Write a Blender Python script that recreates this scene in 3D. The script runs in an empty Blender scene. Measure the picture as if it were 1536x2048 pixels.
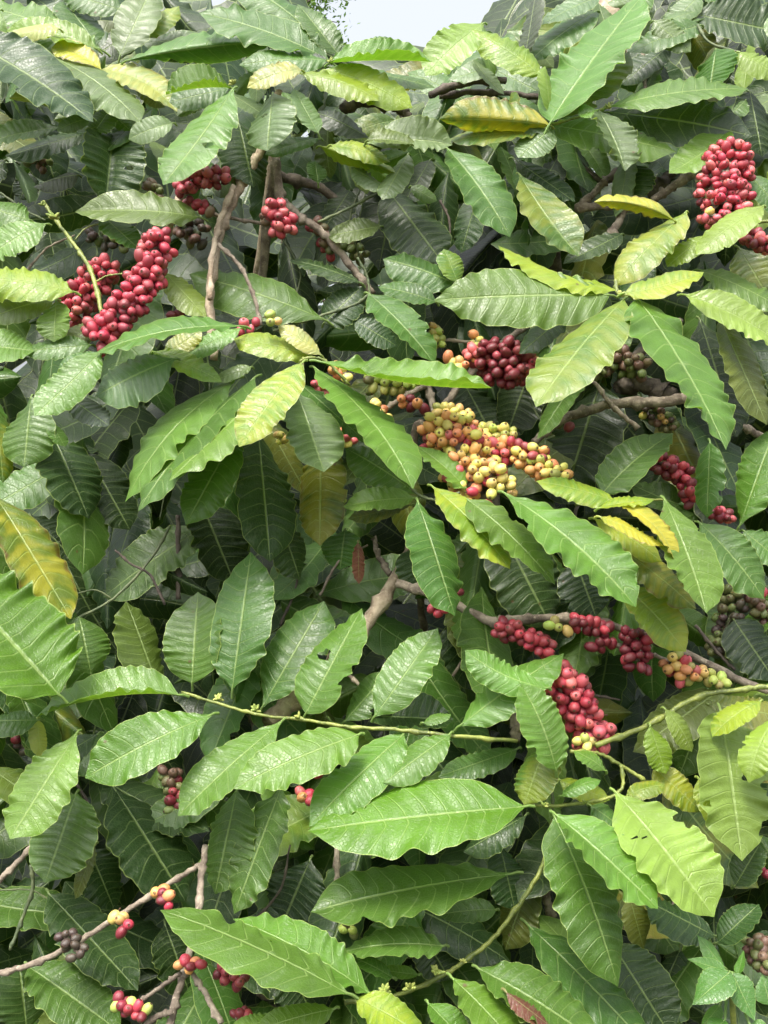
import bpy, bmesh, math, random
import numpy as np
from mathutils import Vector
rng = random.Random(7)
nr = np.random.RandomState(11)
S = bpy.context.scene
COL = S.collection
R = math.radians

# ---------------------------------------------------------------- camera
FOV = R(50)
CAM = np.array([0.0, 0.0, 1.5])
cd = bpy.data.cameras.new("camera")
cam = bpy.data.objects.new("camera", cd)
COL.objects.link(cam)
cam.location = CAM
cam.rotation_euler = (R(90), 0, 0)
cd.sensor_fit = 'VERTICAL'
cd.angle = FOV
cd.clip_start = 0.02
cd.clip_end = 2000
S.camera = cam
S.render.resolution_x, S.render.resolution_y = 768, 1024
# ---------------------------------------------------------------- light: bright overcast
EL, AZ = R(62), R(205)          # sun high, a little behind and to the left of the camera
w = bpy.data.worlds.new("World")
S.world = w
w.use_nodes = True
nt = w.node_tree
bg = nt.nodes['Background']
sky = nt.nodes.new('ShaderNodeTexSky')
sky.sky_type = 'NISHITA'
sky.sun_disc = False
sky.sun_elevation = EL
sky.sun_rotation = AZ
sky.air_density = 1.0
sky.dust_density = 6.0
sky.ozone_density = 1.0
hs = nt.nodes.new('ShaderNodeHueSaturation')
hs.inputs['Saturation'].default_value = 0.30
nt.links.new(sky.outputs[0], hs.inputs['Color'])
# an overcast sky: brightest overhead, dimmer towards the horizon
tcw = nt.nodes.new('ShaderNodeTexCoord')
sxw = nt.nodes.new('ShaderNodeSeparateXYZ')
nt.links.new(tcw.outputs['Generated'], sxw.inputs[0])
mr = nt.nodes.new('ShaderNodeMapRange')
nt.links.new(sxw.outputs[2], mr.inputs[0])
mr.inputs[1].default_value, mr.inputs[2].default_value = 0.0, 1.0
mr.inputs[3].default_value, mr.inputs[4].default_value = 0.95, 2.1
vm = nt.nodes.new('ShaderNodeVectorMath')
vm.operation = 'SCALE'
nt.links.new(hs.outputs[0], vm.inputs[0])
nt.links.new(mr.outputs[0], vm.inputs['Scale'])
nt.links.new(vm.outputs[0], bg.inputs[0])
bg.inputs[1].default_value = 0.125
sd = bpy.data.lights.new("sun", 'SUN')
sd.energy = 1.5
sd.angle = R(14)
sd.color = (1.0, 0.94, 0.80)
sun = bpy.data.objects.new("sun", sd)
COL.objects.link(sun)
sdir = Vector((math.cos(EL) * math.sin(AZ), math.cos(EL) * math.cos(AZ), math.sin(EL)))
sun.rotation_euler = sdir.to_track_quat('Z', 'Y').to_euler()
sun.location = (0, -3, 6)
vs = S.view_settings
vs.view_transform = 'Standard'
vs.look = 'None'
vs.exposure = 1.1
vs.gamma = 1
vs.use_curve_mapping = False
S.render.engine = 'CYCLES'
S.cycles.max_bounces = 7
S.cycles.diffuse_bounces = 3
S.cycles.glossy_bounces = 2
S.cycles.transmission_bounces = 4
S.cycles.transparent_max_bounces = 4
S.cycles.use_denoising = True

# ---------------------------------------------------------------- picture <-> place
K = math.tan(FOV / 2) / 1024


def depth(x, y):
    """how far the face of the planting stands from the camera at a given spot: it leans back towards the top"""
    t = 1 - y / 2048.0
    return 1.10 + 0.42 * t + 0.30 * max(0, t - 0.72) ** 1.5 + 0.03 * math.sin(x * 0.006 + y * 0.004)


def P(x, y, d):
    return np.array([CAM[0] + (x - 768) * K * d, CAM[1] + d, CAM[2] + (1024 - y) * K * d])


# ---------------------------------------------------------------- materials
def new_mat(name):
    m = bpy.data.materials.new(name)
    m.use_nodes = True
    t = m.node_tree
    for n in list(t.nodes):
        t.nodes.remove(n)
    return m, t


class NT:
    def __init__(s, t):
        s.t = t

    def n(s, kind, **kw):
        x = s.t.nodes.new('ShaderNode' + kind)
        for k, v in kw.items():
            setattr(x, k, v)
        return x

    def l(s, a, b):
        s.t.links.new(a, b)

    def math(s, op, a, b=None, c=None, clamp=False):
        x = s.n('Math', operation=op)
        x.use_clamp = clamp
        for i, v in enumerate((a, b, c)):
            if v is None:
                continue
            if isinstance(v, (int, float)):
                x.inputs[i].default_value = v
            else:
                s.l(v, x.inputs[i])
        return x.outputs[0]

    def mix(s, f, a, b, mode='MIX'):
        x = s.n('Mix', data_type='RGBA', blend_type=mode)
        for sock, v in ((x.inputs[0], f), (x.inputs[6], a), (x.inputs[7], b)):
            if isinstance(v, (int, float)):
                sock.default_value = v
            elif isinstance(v, tuple):
                sock.default_value = (*v, 1)
            else:
                s.l(v, sock)
        return x.outputs[2]

    def ramp(s, f, lo, hi):
        x = s.n('MapRange')
        x.interpolation_type = 'SMOOTHSTEP'
        s.l(f, x.inputs[0])
        x.inputs[1].default_value = lo
        x.inputs[2].default_value = hi
        return x.outputs[0]

    def noise(s, vec, scale, detail=3, rough=.55):
        x = s.n('TexNoise')
        x.inputs['Scale'].default_value = scale
        x.inputs['Detail'].default_value = detail
        x.inputs['Roughness'].default_value = rough
        if vec is not None:
            s.l(vec, x.inputs['Vector'])
        return x.outputs[0]


NVEIN = 11.0
VSWEEP = 0.10


def leaf_material():
    m, t = new_mat('leaf')
    q = NT(t)
    out = q.n('OutputMaterial')
    at = q.n('Attribute', attribute_name='leaf_colour')
    base = at.outputs['Color']
    age = at.outputs['Alpha']                 # how far the leaf has yellowed
    uv = q.n('UVMap', uv_map='UVMap')
    sx = q.n('SeparateXYZ')
    q.l(uv.outputs[0], sx.inputs[0])
    u, vv = sx.outputs[0], sx.outputs[1]
    av = q.math('ABSOLUTE', vv)
    tc = q.n('TexCoord').outputs['Object']
    n1 = q.noise(tc, 22, 3)
    n2 = q.noise(tc, 90, 2)
    n3 = q.noise(tc, 420, 2)
    # lateral veins sweep from the midrib to the margin
    ph = q.math('MULTIPLY', q.math('SUBTRACT', u, q.math('MULTIPLY', q.math('POWER', av, 1.3), VSWEEP)), NVEIN)
    fr = q.math('ABSOLUTE', q.math('SUBTRACT', q.math('FRACT', ph), 0.5))       # .5 on a vein
    vein = q.math('MULTIPLY', q.ramp(fr, 0.435, 0.495), q.math('SUBTRACT', 1.0, q.math('MULTIPLY', av, 0.55)))
    rib = q.math('SUBTRACT', 1.0, q.ramp(av, 0.015, 0.055))
    allv = q.math('MAXIMUM', q.math('MULTIPLY', vein, 0.50), q.math('MULTIPLY', rib, 0.75))
    # fine net of small veins
    vor = q.n('TexVoronoi', feature='DISTANCE_TO_EDGE')
    vor.inputs['Scale'].default_value = 260
    q.l(tc, vor.inputs['Vector'])
    net = q.math('SUBTRACT', 1.0, q.ramp(vor.outputs['Distance'], 0.0, 0.10))
    # colour
    bright = q.math('MULTIPLY_ADD', n1, 0.9, 0.55)
    cb = q.n('CombineXYZ')
    for i in range(3):
        q.l(bright, cb.inputs[i])
    c = q.mix(1.0, base, cb.outputs[0], 'MULTIPLY')
    c = q.mix(q.math('MULTIPLY', net, 0.10), c, (0.16, 0.25, 0.07))
    # yellowing spreads from blotches between the veins
    yel = q.math('MULTIPLY', q.ramp(q.math('ADD', n1, q.math('MULTIPLY_ADD', fr, -0.24, 0.05)), 0.36, 0.60), age)
    c = q.mix(yel, c, (0.52, 0.40, 0.035))
    rim = q.math('MULTIPLY', q.math('MULTIPLY', q.ramp(q.math('MULTIPLY_ADD', n2, .5, av), 1.08, 1.26), 0.85), q.ramp(age, .08, .4))
    c = q.mix(rim, c, (0.13, 0.065, 0.022))
    c = q.mix(allv, c, q.mix(0.5, c, (0.36, 0.47, 0.17)))
    # pale hairline margin
    c = q.mix(q.math('MULTIPLY', q.ramp(av, 0.965, 0.995), 0.55), c, (0.34, 0.42, 0.12))
    # brown specks, insect damage
    v2 = q.n('TexVoronoi')
    v2.inputs['Scale'].default_value = 34
    v2.inputs['Randomness'].default_value = 1
    q.l(tc, v2.inputs['Vector'])
    sel = q.math('GREATER_THAN', q.n('SeparateColor').outputs[0], 2)
    sc = q.n('SeparateColor')
    q.l(v2.outputs['Color'], sc.inputs[0])
    spot = q.math('MULTIPLY', q.math('SUBTRACT', 1.0, q.ramp(v2.outputs['Distance'], 0.03, 0.10)),
                  q.math('GREATER_THAN', sc.outputs[0], 0.74))
    c = q.mix(q.math('MULTIPLY', spot, 0.8), c, (0.10, 0.055, 0.025))
    # pale dust and water marks
    c = q.mix(q.math('MULTIPLY', q.ramp(n2, 0.55, 0.78), 0.10), c, (0.34, 0.40, 0.27))
    # underside is paler and matt
    geo = q.n('NewGeometry')
    under = geo.outputs['Backfacing']
    cu = q.mix(0.45, c, (0.20, 0.27, 0.07))
    ctop = c
    c = q.mix(under, ctop, cu)
    bump = q.n('Bump')
    bump.inputs['Strength'].default_value = 0.55
    bump.inputs['Distance'].default_value = 0.0017
    h = q.math('ADD', q.math('MULTIPLY', allv, -1.1), q.math('ADD', q.math('MULTIPLY', n2, 0.55), q.math('MULTIPLY', n3, 0.22)))
    h = q.math('ADD', h, q.math('MULTIPLY', net, -0.16))
    q.l(h, bump.inputs['Height'])
    p = q.n('BsdfPrincipled')
    q.l(c, p.inputs['Base Color'])
    rough = q.math('ADD', q.math('MULTIPLY_ADD', n2, 0.26, 0.22), q.math('MULTIPLY', under, 0.25))
    q.l(rough, p.inputs['Roughness'])
    p.inputs['Specular IOR Level'].default_value = 0.5
    q.l(bump.outputs[0], p.inputs['Normal'])
    tr = q.n('BsdfTranslucent')
    tcx = q.mix(1.0, ctop, (1.7, 1.75, 0.55), 'MULTIPLY')
    q.l(tcx, tr.inputs[0])
    ms = q.n('MixShader')
    ms.inputs[0].default_value = 0.30
    q.l(p.outputs[0], ms.inputs[1])
    q.l(tr.outputs[0], ms.inputs[2])
    q.l(ms.outputs[0], out.inputs[0])
    return m


def wood_material(name, a, b, scale=1.0, rough=0.85):
    m, t = new_mat(name)
    q = NT(t)
    out = q.n('OutputMaterial')
    tc = q.n('TexCoord').outputs['Object']
    n1 = q.noise(tc, 60 * scale, 5, .65)
    n2 = q.noise(tc, 260 * scale, 3)
    n3 = q.noise(tc, 14, 2)
    c = q.mix(q.ramp(n1, 0.33, 0.66), a, b)
    c = q.mix(q.math('MULTIPLY', q.ramp(n3, 0.5, 0.7), 0.5), c, tuple(0.45 * x for x in a))
    c = q.mix(q.math('MULTIPLY', q.ramp(n2, 0.58, 0.7), 0.45), c, tuple(min(1, 1.6 * x) for x in b))
    bump = q.n('Bump')
    bump.inputs['Strength'].default_value = 0.9
    bump.inputs['Distance'].default_value = 0.002
    q.l(q.math('ADD', n1, q.math('MULTIPLY', n2, 0.5)), bump.inputs['Height'])
    p = q.n('BsdfPrincipled')
    q.l(c, p.inputs['Base Color'])
    p.inputs['Roughness'].default_value = rough
    q.l(bump.outputs[0], p.inputs['Normal'])
    q.l(p.outputs[0], out.inputs[0])
    return m


def cherry_material():
    m, t = new_mat('cherry_skin')
    q = NT(t)
    out = q.n('OutputMaterial')
    oi = q.n('ObjectInfo')
    tc = q.n('TexCoord').outputs['Object']
    off = q.n('VectorMath', operation='MULTIPLY_ADD')
    q.l(tc, off.inputs[0])
    off.inputs[1].default_value = (1, 1, 1)
    cx = q.n('CombineXYZ')
    q.l(q.math('MULTIPLY', oi.outputs['Random'], 9.0), cx.inputs[0])
    q.l(cx.outputs[0], off.inputs[2])
    n1 = q.noise(off.outputs[0], 110, 2)
    n2 = q.noise(off.outputs[0], 500, 2)
    b = q.math('MULTIPLY_ADD', n1, 0.8, 0.6)
    cb = q.n('CombineXYZ')
    for i in range(3):
        q.l(b, cb.inputs[i])
    c = q.mix(1.0, oi.outputs['Color'], cb.outputs[0], 'MULTIPLY')
    # a paler cheek and a dusty bloom
    c = q.mix(q.math('MULTIPLY', q.ramp(n1, 0.52, 0.70), 0.5), c, q.mix(0.35, c, (0.6, 0.30, 0.16)))
    c = q.mix(q.math('MULTIPLY', q.ramp(n2, 0.50, 0.72), 0.16), c, (0.5, 0.42, 0.36))
    p = q.n('BsdfPrincipled')
    q.l(c, p.inputs['Base Color'])
    q.l(q.math('MULTIPLY_ADD', n2, 0.25, 0.26), p.inputs['Roughness'])
    p.inputs['Subsurface Weight'].default_value = 0.12
    p.inputs['Subsurface Radius'].default_value = (0.004, 0.0015, 0.001)
    bump = q.n('Bump')
    bump.inputs['Strength'].default_value = 0.25
    bump.inputs['Distance'].default_value = 0.001
    q.l(n1, bump.inputs['Height'])
    q.l(bump.outputs[0], p.inputs['Normal'])
    q.l(p.outputs[0], out.inputs[0])
    return m


M_LEAF = leaf_material()
M_WOOD = wood_material('grey_bark', (0.10, 0.075, 0.055), (0.30, 0.25, 0.19))
M_WOODP = wood_material('pale_bark', (0.20, 0.145, 0.095), (0.44, 0.36, 0.26))
M_WOODD = wood_material('dark_bark', (0.045, 0.033, 0.028), (0.12, 0.095, 0.075))
M_TWIG = wood_material('green_twig', (0.085, 0.115, 0.022), (0.23, 0.26, 0.055), rough=0.5)
M_TWIGD = wood_material('dull_twig', (0.05, 0.075, 0.03), (0.12, 0.14, 0.06), rough=0.65)
M_BUD = wood_material('flower_bud', (0.15, 0.21, 0.035), (0.34, 0.36, 0.09), rough=0.6)
M_CHERRY = cherry_material()
M_CALYX = wood_material('cherry_calyx', (0.07, 0.035, 0.02), (0.20, 0.12, 0.07))

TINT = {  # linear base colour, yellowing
    'd': (.028, .062, .016, 0), 'k': (.019, .040, .010, 0), 'm': (.055, .122, .018, 0), 'l': (.088, .178, .024, 0),  # k: darkened for inner leaves, gap shade put into the colour
    'v': (.062, .150, .010, 0), 'y': (.140, .230, .018, .1), 'Y': (.33, .34, .040, .25), 'P': (.25, .31, .10, .1),
    'o': (.074, .108, .018, .05), 'p': (.110, .172, .066, 0), 'g': (.062, .084, .058, 0), 'b': (.13, .045, .035, 0),  # p: pale leaf plus painted sky glare; g: painted grey sheen
    'q': (.165, .245, .036, .06), 'z': (.105, .158, .020, .36), 'w': (.068, .165, .026, 0), 's': (.170, .260, .042, 0),
}


# ---------------------------------------------------------------- mesh helpers
def link(name, me, parent=None):
    o = bpy.data.objects.new(name, me)
    COL.objects.link(o)
    if parent is not None:
        o.parent = parent
    return o


def np_mesh(name, V, F, mats, smooth=True, uv=None, col=None, matidx=None):
    me = bpy.data.meshes.new(name)
    me.from_pydata([tuple(v) for v in V], [], [tuple(int(i) for i in f) for f in F])
    for m in mats:
        me.materials.append(m)
    if smooth:
        me.polygons.foreach_set('use_smooth', np.ones(len(me.polygons), dtype=bool))
    if matidx is not None:
        me.polygons.foreach_set('material_index', np.asarray(matidx, dtype=np.int32))
    if uv is not None:
        lay = me.uv_layers.new(name='UVMap')
        li = np.zeros(len(me.loops), dtype=np.int32)
        me.loops.foreach_get('vertex_index', li)
        lay.data.foreach_set('uv', np.asarray(uv, dtype=np.float32)[li].ravel())
    if col is not None:
        a = me.attributes.new('leaf_colour', 'FLOAT_COLOR', 'POINT')
        a.data.foreach_set('color', np.asarray(col, dtype=np.float32).ravel())
    me.update()
    return me


OUT_U = np.array([0, .04, .10, .18, .30, .44, .58, .70, .80, .88, .935, .965, 1.0])
OUT_W = np.array([.035, .20, .52, .77, .95, 1.0, .995, .93, .80, .57, .31, .135, .010])


def outline(u, p=1.0):
    uu = np.clip(u, 0, 1) ** p
    a = np.zeros_like(uu)
    for s, wt in ((-.02, .25), (0, .5), (.02, .25)):
        a += wt * np.interp(uu + s, OUT_U, OUT_W)
    a *= np.clip((1 - uu) / 0.012, 0, 1) * 0.97 + 0.03
    return a


def norm(a):
    return a / np.maximum(np.linalg.norm(a, axis=-1, keepdims=True), 1e-9)


def leaf_arrays(bp, tp, wu, wd, bend=0., su=1, sd=-1, arch=.07, tint='m', NU=96, NH=7, ruffle=1., holes=(), tipcurl=None,
                stem=None, jit=.16, r=rng, ovate=False):
    """a coffee leaf.  bp, tp = (x, y, depth) of the foot and the tip of the blade; wu, wd = how wide the upper and the lower
    half are seen; su, sd = does that half lean away from the viewer (+1) or towards (-1)"""
    b2, t2 = np.array(bp[:2], float), np.array(tp[:2], float)
    dv = t2 - b2
    L2 = np.linalg.norm(dv) + 1e-6
    perp = np.array([dv[1], -dv[0]]) / L2
    if perp[1] > 0:
        perp = -perp                      # points up in the picture
    m2 = (b2 + t2) / 2 + perp * bend * 2
    u = np.linspace(0, 1, NU)
    q = ((1 - u)[:, None] ** 2) * b2 + (2 * u * (1 - u))[:, None] * m2 + (u ** 2)[:, None] * t2
    d = bp[2] + (tp[2] - bp[2]) * u
    Lm = L2 * K * (bp[2] + tp[2]) / 2
    if tipcurl is None:
        tipcurl = r.uniform(-.10, .07)
    sag = np.sin(np.pi * u ** 0.9)
    d = d - arch * Lm * sag + tipcurl * Lm * np.clip(u - .72, 0, 1) ** 2 * 6
    C = np.stack([CAM[0] + (q[:, 0] - 768) * K * d, CAM[1] + d, CAM[2] + (1024 - q[:, 1]) * K * d], 1)
    T = norm(np.gradient(C, axis=0))
    Vw = norm(C - CAM)
    Sx = np.cross(Vw, T)
    Sx = norm(Sx)
    ref = P(*(b2 + perp * 10), bp[2]) - P(*b2, bp[2])
    if (Sx.mean(0) @ ref) < 0:
        Sx = -Sx
    Aw = np.cross(Sx, T)
    Aw = norm(Aw)
    if (Aw * Vw).sum() < 0:
        Aw = -Aw
    L3 = np.linalg.norm(np.diff(C, axis=0), axis=1).sum()
    sc = K * (bp[2] + tp[2]) / 2
    W = max(r.uniform(1.10, 1.24) * max(abs(wu), abs(wd)) * sc, 0.20 * L3)
    f = outline(u, r.uniform(.80, 1.26)) * W
    if ovate:
        f = np.interp(u, [0, .05, .16, .30, .45, .62, .80, .93, 1], [.04, .45, .86, 1, .95, .74, .40, .13, .005]) * W * (1 - .055 * ((u * 15) % 1))
    ph0 = r.uniform(0, 6.28)
    kf = r.uniform(8.5, 11.8)
    tw = r.uniform(-.42, .42)
    nv = r.uniform(8.4, 12.6)
    uw = u + r.uniform(.008, .02) * np.sin(2 * np.pi * r.uniform(1.3, 3.2) * u + r.uniform(0, 6.28))
    lw = r.uniform(3.5, 6.5)
    NVn = 2 * NH + 1
    X = np.zeros((NU, NVn, 3))
    UV = np.zeros((NU, NVn, 2))
    UT = np.repeat(u[:, None], NVn, 1).reshape(-1)
    NN = np.zeros((NU, NVn, 3))
    for side in (1, -1):
        vis = (wu if side == 1 else wd) * sc
        cA = max(-1, min(1, vis / W))
        sA = math.sqrt(max(0, 1 - cA * cA)) * (su if side == 1 else sd)
        A = math.atan2(sA, cA) + tw * (u - .3) * side
        A = A + 0.14 * np.sin(u * lw + ph0) * (1 if side == 1 else .7)
        ca, sa = np.cos(A)[:, None], np.sin(A)[:, None]
        if side == 1:
            dr = ca * Sx + sa * Aw
            n = sa * Sx - ca * Aw
        else:
            dr = -ca * Sx + sa * Aw
            n = -sa * Sx - ca * Aw
        ph1 = r.uniform(0, 6.28)
        sh = r.uniform(0, .35)
        ph2, k2 = r.uniform(0, 6.28), r.uniform(.42, .68)
        cup = r.uniform(-.20, .10)
        ama = 1 + .75 * np.sin(u * r.uniform(7, 13) + r.uniform(0, 6.28))
        pm = r.uniform(.9, 1.9) * np.sin(u * r.uniform(6, 12) + ph0)
        amp = ruffle * r.uniform(.038, .095) * ama * min(1, .55 + L2 / 520)
        for j in range(0, NH + 1):
            v = (j / NH) ** 0.85
            vein = nv * uw + (sh if j else 0) - NVEIN * VSWEEP * v ** 1.3
            fr = np.abs(np.sin(np.pi * vein + np.pi / 2 * 0 + np.pi * .5))
            hq = (0.034 * fr ** .7 * (0.15 + 0.85 * np.sin(np.pi * min(1, v * .93 + .04)))) * W * np.clip(f / W * 1.3, 0, 1)
            ruf = amp * W * v ** 2.6 * (.62 * np.sin(2 * np.pi * kf * (u - .06 * v) + ph1 + pm) + .62 * np.sin(2 * np.pi * kf * k2 * (u - .06 * v) + ph2)) * np.clip(f / W * 1.6, 0, 1)
            wide = f * v * (1 + v * v * (.011 * ama * np.sin(2 * np.pi * kf * u + ph1 + pm + 1.2) + .022 * np.sin(2 * np.pi * kf * k2 * u + ph2 + 1)))
            off = hq + ruf + cup * f * v * v
            col = NH + side * j
            X[:, col] = C + dr * wide[:, None] + n * off[:, None]
            NN[:, col] = n
            UV[:, col, 0] = (uw * nv + (sh if j else 0)) / NVEIN
            UV[:, col, 1] = v * side
    idx = np.arange(NU * NVn).reshape(NU, NVn)
    Fq = np.stack([idx[:-1, :-1], idx[1:, :-1], idx[1:, 1:], idx[:-1, 1:]], -1).reshape(-1, 4)
    Xf = X.reshape(-1, 3)
    UVf = UV.reshape(-1, 2)
    mid = (NU // 2 - 1) * (NVn - 1) + NH + 1
    fn = np.cross(Xf[Fq[mid, 1]] - Xf[Fq[mid, 0]], Xf[Fq[mid, 3]] - Xf[Fq[mid, 0]])
    if fn @ NN[NU // 2, NH + 1] < 0:
        Fq = Fq[:, ::-1]
    for (hu, hv, hr) in holes:
        asp = L3 / W
        e = np.stack([(UT - hu) * asp, UVf[:, 1] - hv], 1)
        ang = np.arctan2(e[:, 1], e[:, 0])
        rad = hr * (1 + .25 * np.sin(3 * ang + hu * 40) + .15 * np.sin(5 * ang + hv * 30))
        ins = np.hypot(e[:, 0], e[:, 1]) < rad
        keep = ~ins[Fq].all(1)
        Fq = Fq[keep]
        # pull the ragged rim on to the hole's outline
        used = np.zeros(len(Xf), bool)
        used[np.unique(Fq)] = True
        rim = np.where(ins & used)[0]
        for i in rim:
            cu_, cv_ = hu + math.cos(ang[i]) * rad[i] / asp, hv + math.sin(ang[i]) * rad[i]
            a = min(max(cu_, 0), 1) * (NU - 1)
            i0 = min(int(a), NU - 2)
            s = np.sign(cv_) if cv_ else 1
            bcol = NH + s * (min(abs(cv_), 1) ** (1 / .85)) * NH
            j0 = int(max(0, min(math.floor(bcol), NVn - 2)))
            fa, fb = a - i0, bcol - j0
            G = X
            Xf[i] = (G[i0, j0] * (1 - fa) * (1 - fb) + G[i0 + 1, j0] * fa * (1 - fb) + G[i0, j0 + 1] * (1 - fa) * fb + G[i0 + 1, j0 + 1] * fa * fb)
            UVf[i] = (cu_ * nv / NVEIN, cv_)
    c = np.array(TINT[tint], float)
    k = 1 + r.uniform(-jit, jit)
    c[:3] *= k
    c[0] *= 1 + r.uniform(-.12, .12)
    c[2] *= 1 + r.uniform(-.15, .15)
    c[3] = max(0, c[3] + (r.uniform(-.15, .2) if c[3] > 0 else (r.uniform(.08, .25) if r.random() < .05 and tint in 'lmo' else 0)))
    V, F, UVo = [Xf], [Fq], [UVf]
    # petiole
    if stem is not False:
        pl = stem if stem is not None else (C[0] - T[0] * L3 * r.uniform(.05, .075) + np.array([0, .006, -.002]))
        pts = np.array([pl, (pl + C[0]) / 2 + np.array([0, 0, .001]), C[0], C[3]])
        tv, tf = tube_arrays(pts, [.0017, .0015, .0013, .0007], 5)
        F.append(tf + len(Xf))
        V.append(tv)
        tu = np.zeros((len(tv), 2))
        tu[:, 0] = .02
        UVo.append(tu)
    V = np.concatenate(V)
    UVo = np.concatenate(UVo)
    F = np.concatenate(F)
    return V, F, UVo, np.tile(c, (len(V), 1))


def tube_arrays(pts, rad, n=8):
    pts = np.asarray(pts, float)
    T = norm(np.gradient(pts, axis=0))
    ref = np.array([0, -1, 0.2])
    a = norm(np.cross(T, ref))
    b = norm(np.cross(T, a))
    th = np.linspace(0, 2 * np.pi, n, endpoint=False)
    rad = np.asarray(rad, float)
    ring = pts[:, None, :] + rad[:, None, None] * (np.cos(th)[None, :, None] * a[:, None, :] + np.sin(th)[None, :, None] * b[:, None, :])
    V = ring.reshape(-1, 3)
    m = len(pts)
    i = np.arange(m * n).reshape(m, n)
    F = np.stack([i[:-1], np.roll(i[:-1], -1, 1), np.roll(i[1:], -1, 1), i[1:]], -1).reshape(-1, 4)
    V = np.concatenate([V, pts[:1], pts[-1:]])
    c0 = np.stack([np.roll(i[0], -1), i[0], np.full(n, m * n), np.full(n, m * n)], 1)
    return V, F


def smooth_line(pts, per=8):
    """Catmull-Rom through the points"""
    p = np.asarray(pts, float)
    if len(p) < 3:
        t = np.linspace(0, 1, per * 2)[:, None]
        return p[0] * (1 - t) + p[-1] * t
    q = np.vstack([2 * p[0] - p[1], p, 2 * p[-1] - p[-2]])
    out = []
    for k in range(1, len(q) - 2):
        t = np.linspace(0, 1, per, endpoint=False)[:, None]
        a, b, c, d = q[k - 1], q[k], q[k + 1], q[k + 2]
        out.append(.5 * (2 * b + (c - a) * t + (2 * a - 5 * b + 4 * c - d) * t ** 2 + (3 * b - a - 3 * c + d) * t ** 3))
    out.append(p[-1:])
    return np.concatenate(out)


def rings_closed(V, F, n):
    return V, F


# ---------------------------------------------------------------- the setting
def tag(o, label=None, cat=None, group=None, kind=None):
    if label:
        o['label'] = label
    if cat:
        o['category'] = cat
    if group:
        o['group'] = group
    if kind:
        o['kind'] = kind
    return o


def ground():
    n = 60
    g = np.linspace(-1, 1, n)
    g = np.sign(g) * np.abs(g) ** 3 * 400
    X, Y = np.meshgrid(g, g, indexing='ij')
    Z = .03 * np.sin(X * 1.3) * np.cos(Y * 1.7)
    V = np.stack([X, Y, Z], -1).reshape(-1, 3)
    i = np.arange(n * n).reshape(n, n)
    F = np.stack([i[:-1, :-1], i[1:, :-1], i[1:, 1:], i[:-1, 1:]], -1).reshape(-1, 4)
    m, t = new_mat('soil_and_weeds')
    q = NT(t)
    out = q.n('OutputMaterial')
    tc = q.n('TexCoord').outputs['Object']
    a = q.noise(tc, 1.4, 5, .6)
    b = q.noise(tc, 35, 4, .7)
    c = q.mix(q.ramp(a, .42, .6), (0.055, 0.040, 0.026), (0.045, 0.085, 0.022))
    c = q.mix(q.math('MULTIPLY', b, .6), c, (0.09, 0.085, 0.045))
    bump = q.n('Bump')
    bump.inputs['Distance'].default_value = .03
    q.l(b, bump.inputs['Height'])
    p = q.n('BsdfPrincipled')
    q.l(c, p.inputs['Base Color'])
    p.inputs['Roughness'].default_value = .95
    q.l(bump.outputs[0], p.inputs['Normal'])
    q.l(p.outputs[0], out.inputs[0])
    tag(link('ground', np_mesh('ground', V, F, [m])), kind='structure')


ground()

# ---------------------------------------------------------------- the four shrubs in front and the ones behind
SHRUBS = {}


def shrub(key, x, d, label):
    o = bpy.data.objects.new('coffee_shrub', None)
    COL.objects.link(o)
    o.location = ((x - 768) * K * d, d, 0)
    tag(o, label, 'coffee shrub', 'coffee shrubs of the planting')
    SHRUBS[key] = dict(root=o, x=x, d=d, loc=np.array([(x - 768) * K * d, d, 0.0]), foliage=[], leaves=0)


shrub('A', 470, 1.72, 'coffee shrub at the upper left, dusty red cherries strung along pale bare stems')
shrub('B', 1230, 1.78, 'coffee shrub at the upper right, yellow curled leaves, tall cluster of pink cherries')
shrub('C', 860, 1.55, 'coffee shrub across the middle, fans of drooping pale leaves beside yellow and orange cherries')
shrub('D', 620, 1.42, 'low coffee shrub along the bottom, broad bright leaves on green shoots above sparse red cherries')
shrub('E', 250, 2.55, 'dark coffee shrub half hidden in the shade behind the left of the planting')
shrub('F', 1180, 2.65, 'dark coffee shrub half hidden in the shade behind the right of the planting')


def which(x, y):
    if y >= 1300 or (y >= 1240 and x < 760):
        return 'D'
    if x >= 900:
        return 'B' if y < 960 else 'C'
    if y < 690 and x < 700:
        return 'A'
    return 'C' if y >= 560 else ('A' if x < 760 else 'B')


def child(key, name, V, F, mats, **kw):
    s = SHRUBS[key]
    return link(name, np_mesh(name, V - s['loc'], F, mats, **kw), s['root'])


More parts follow.
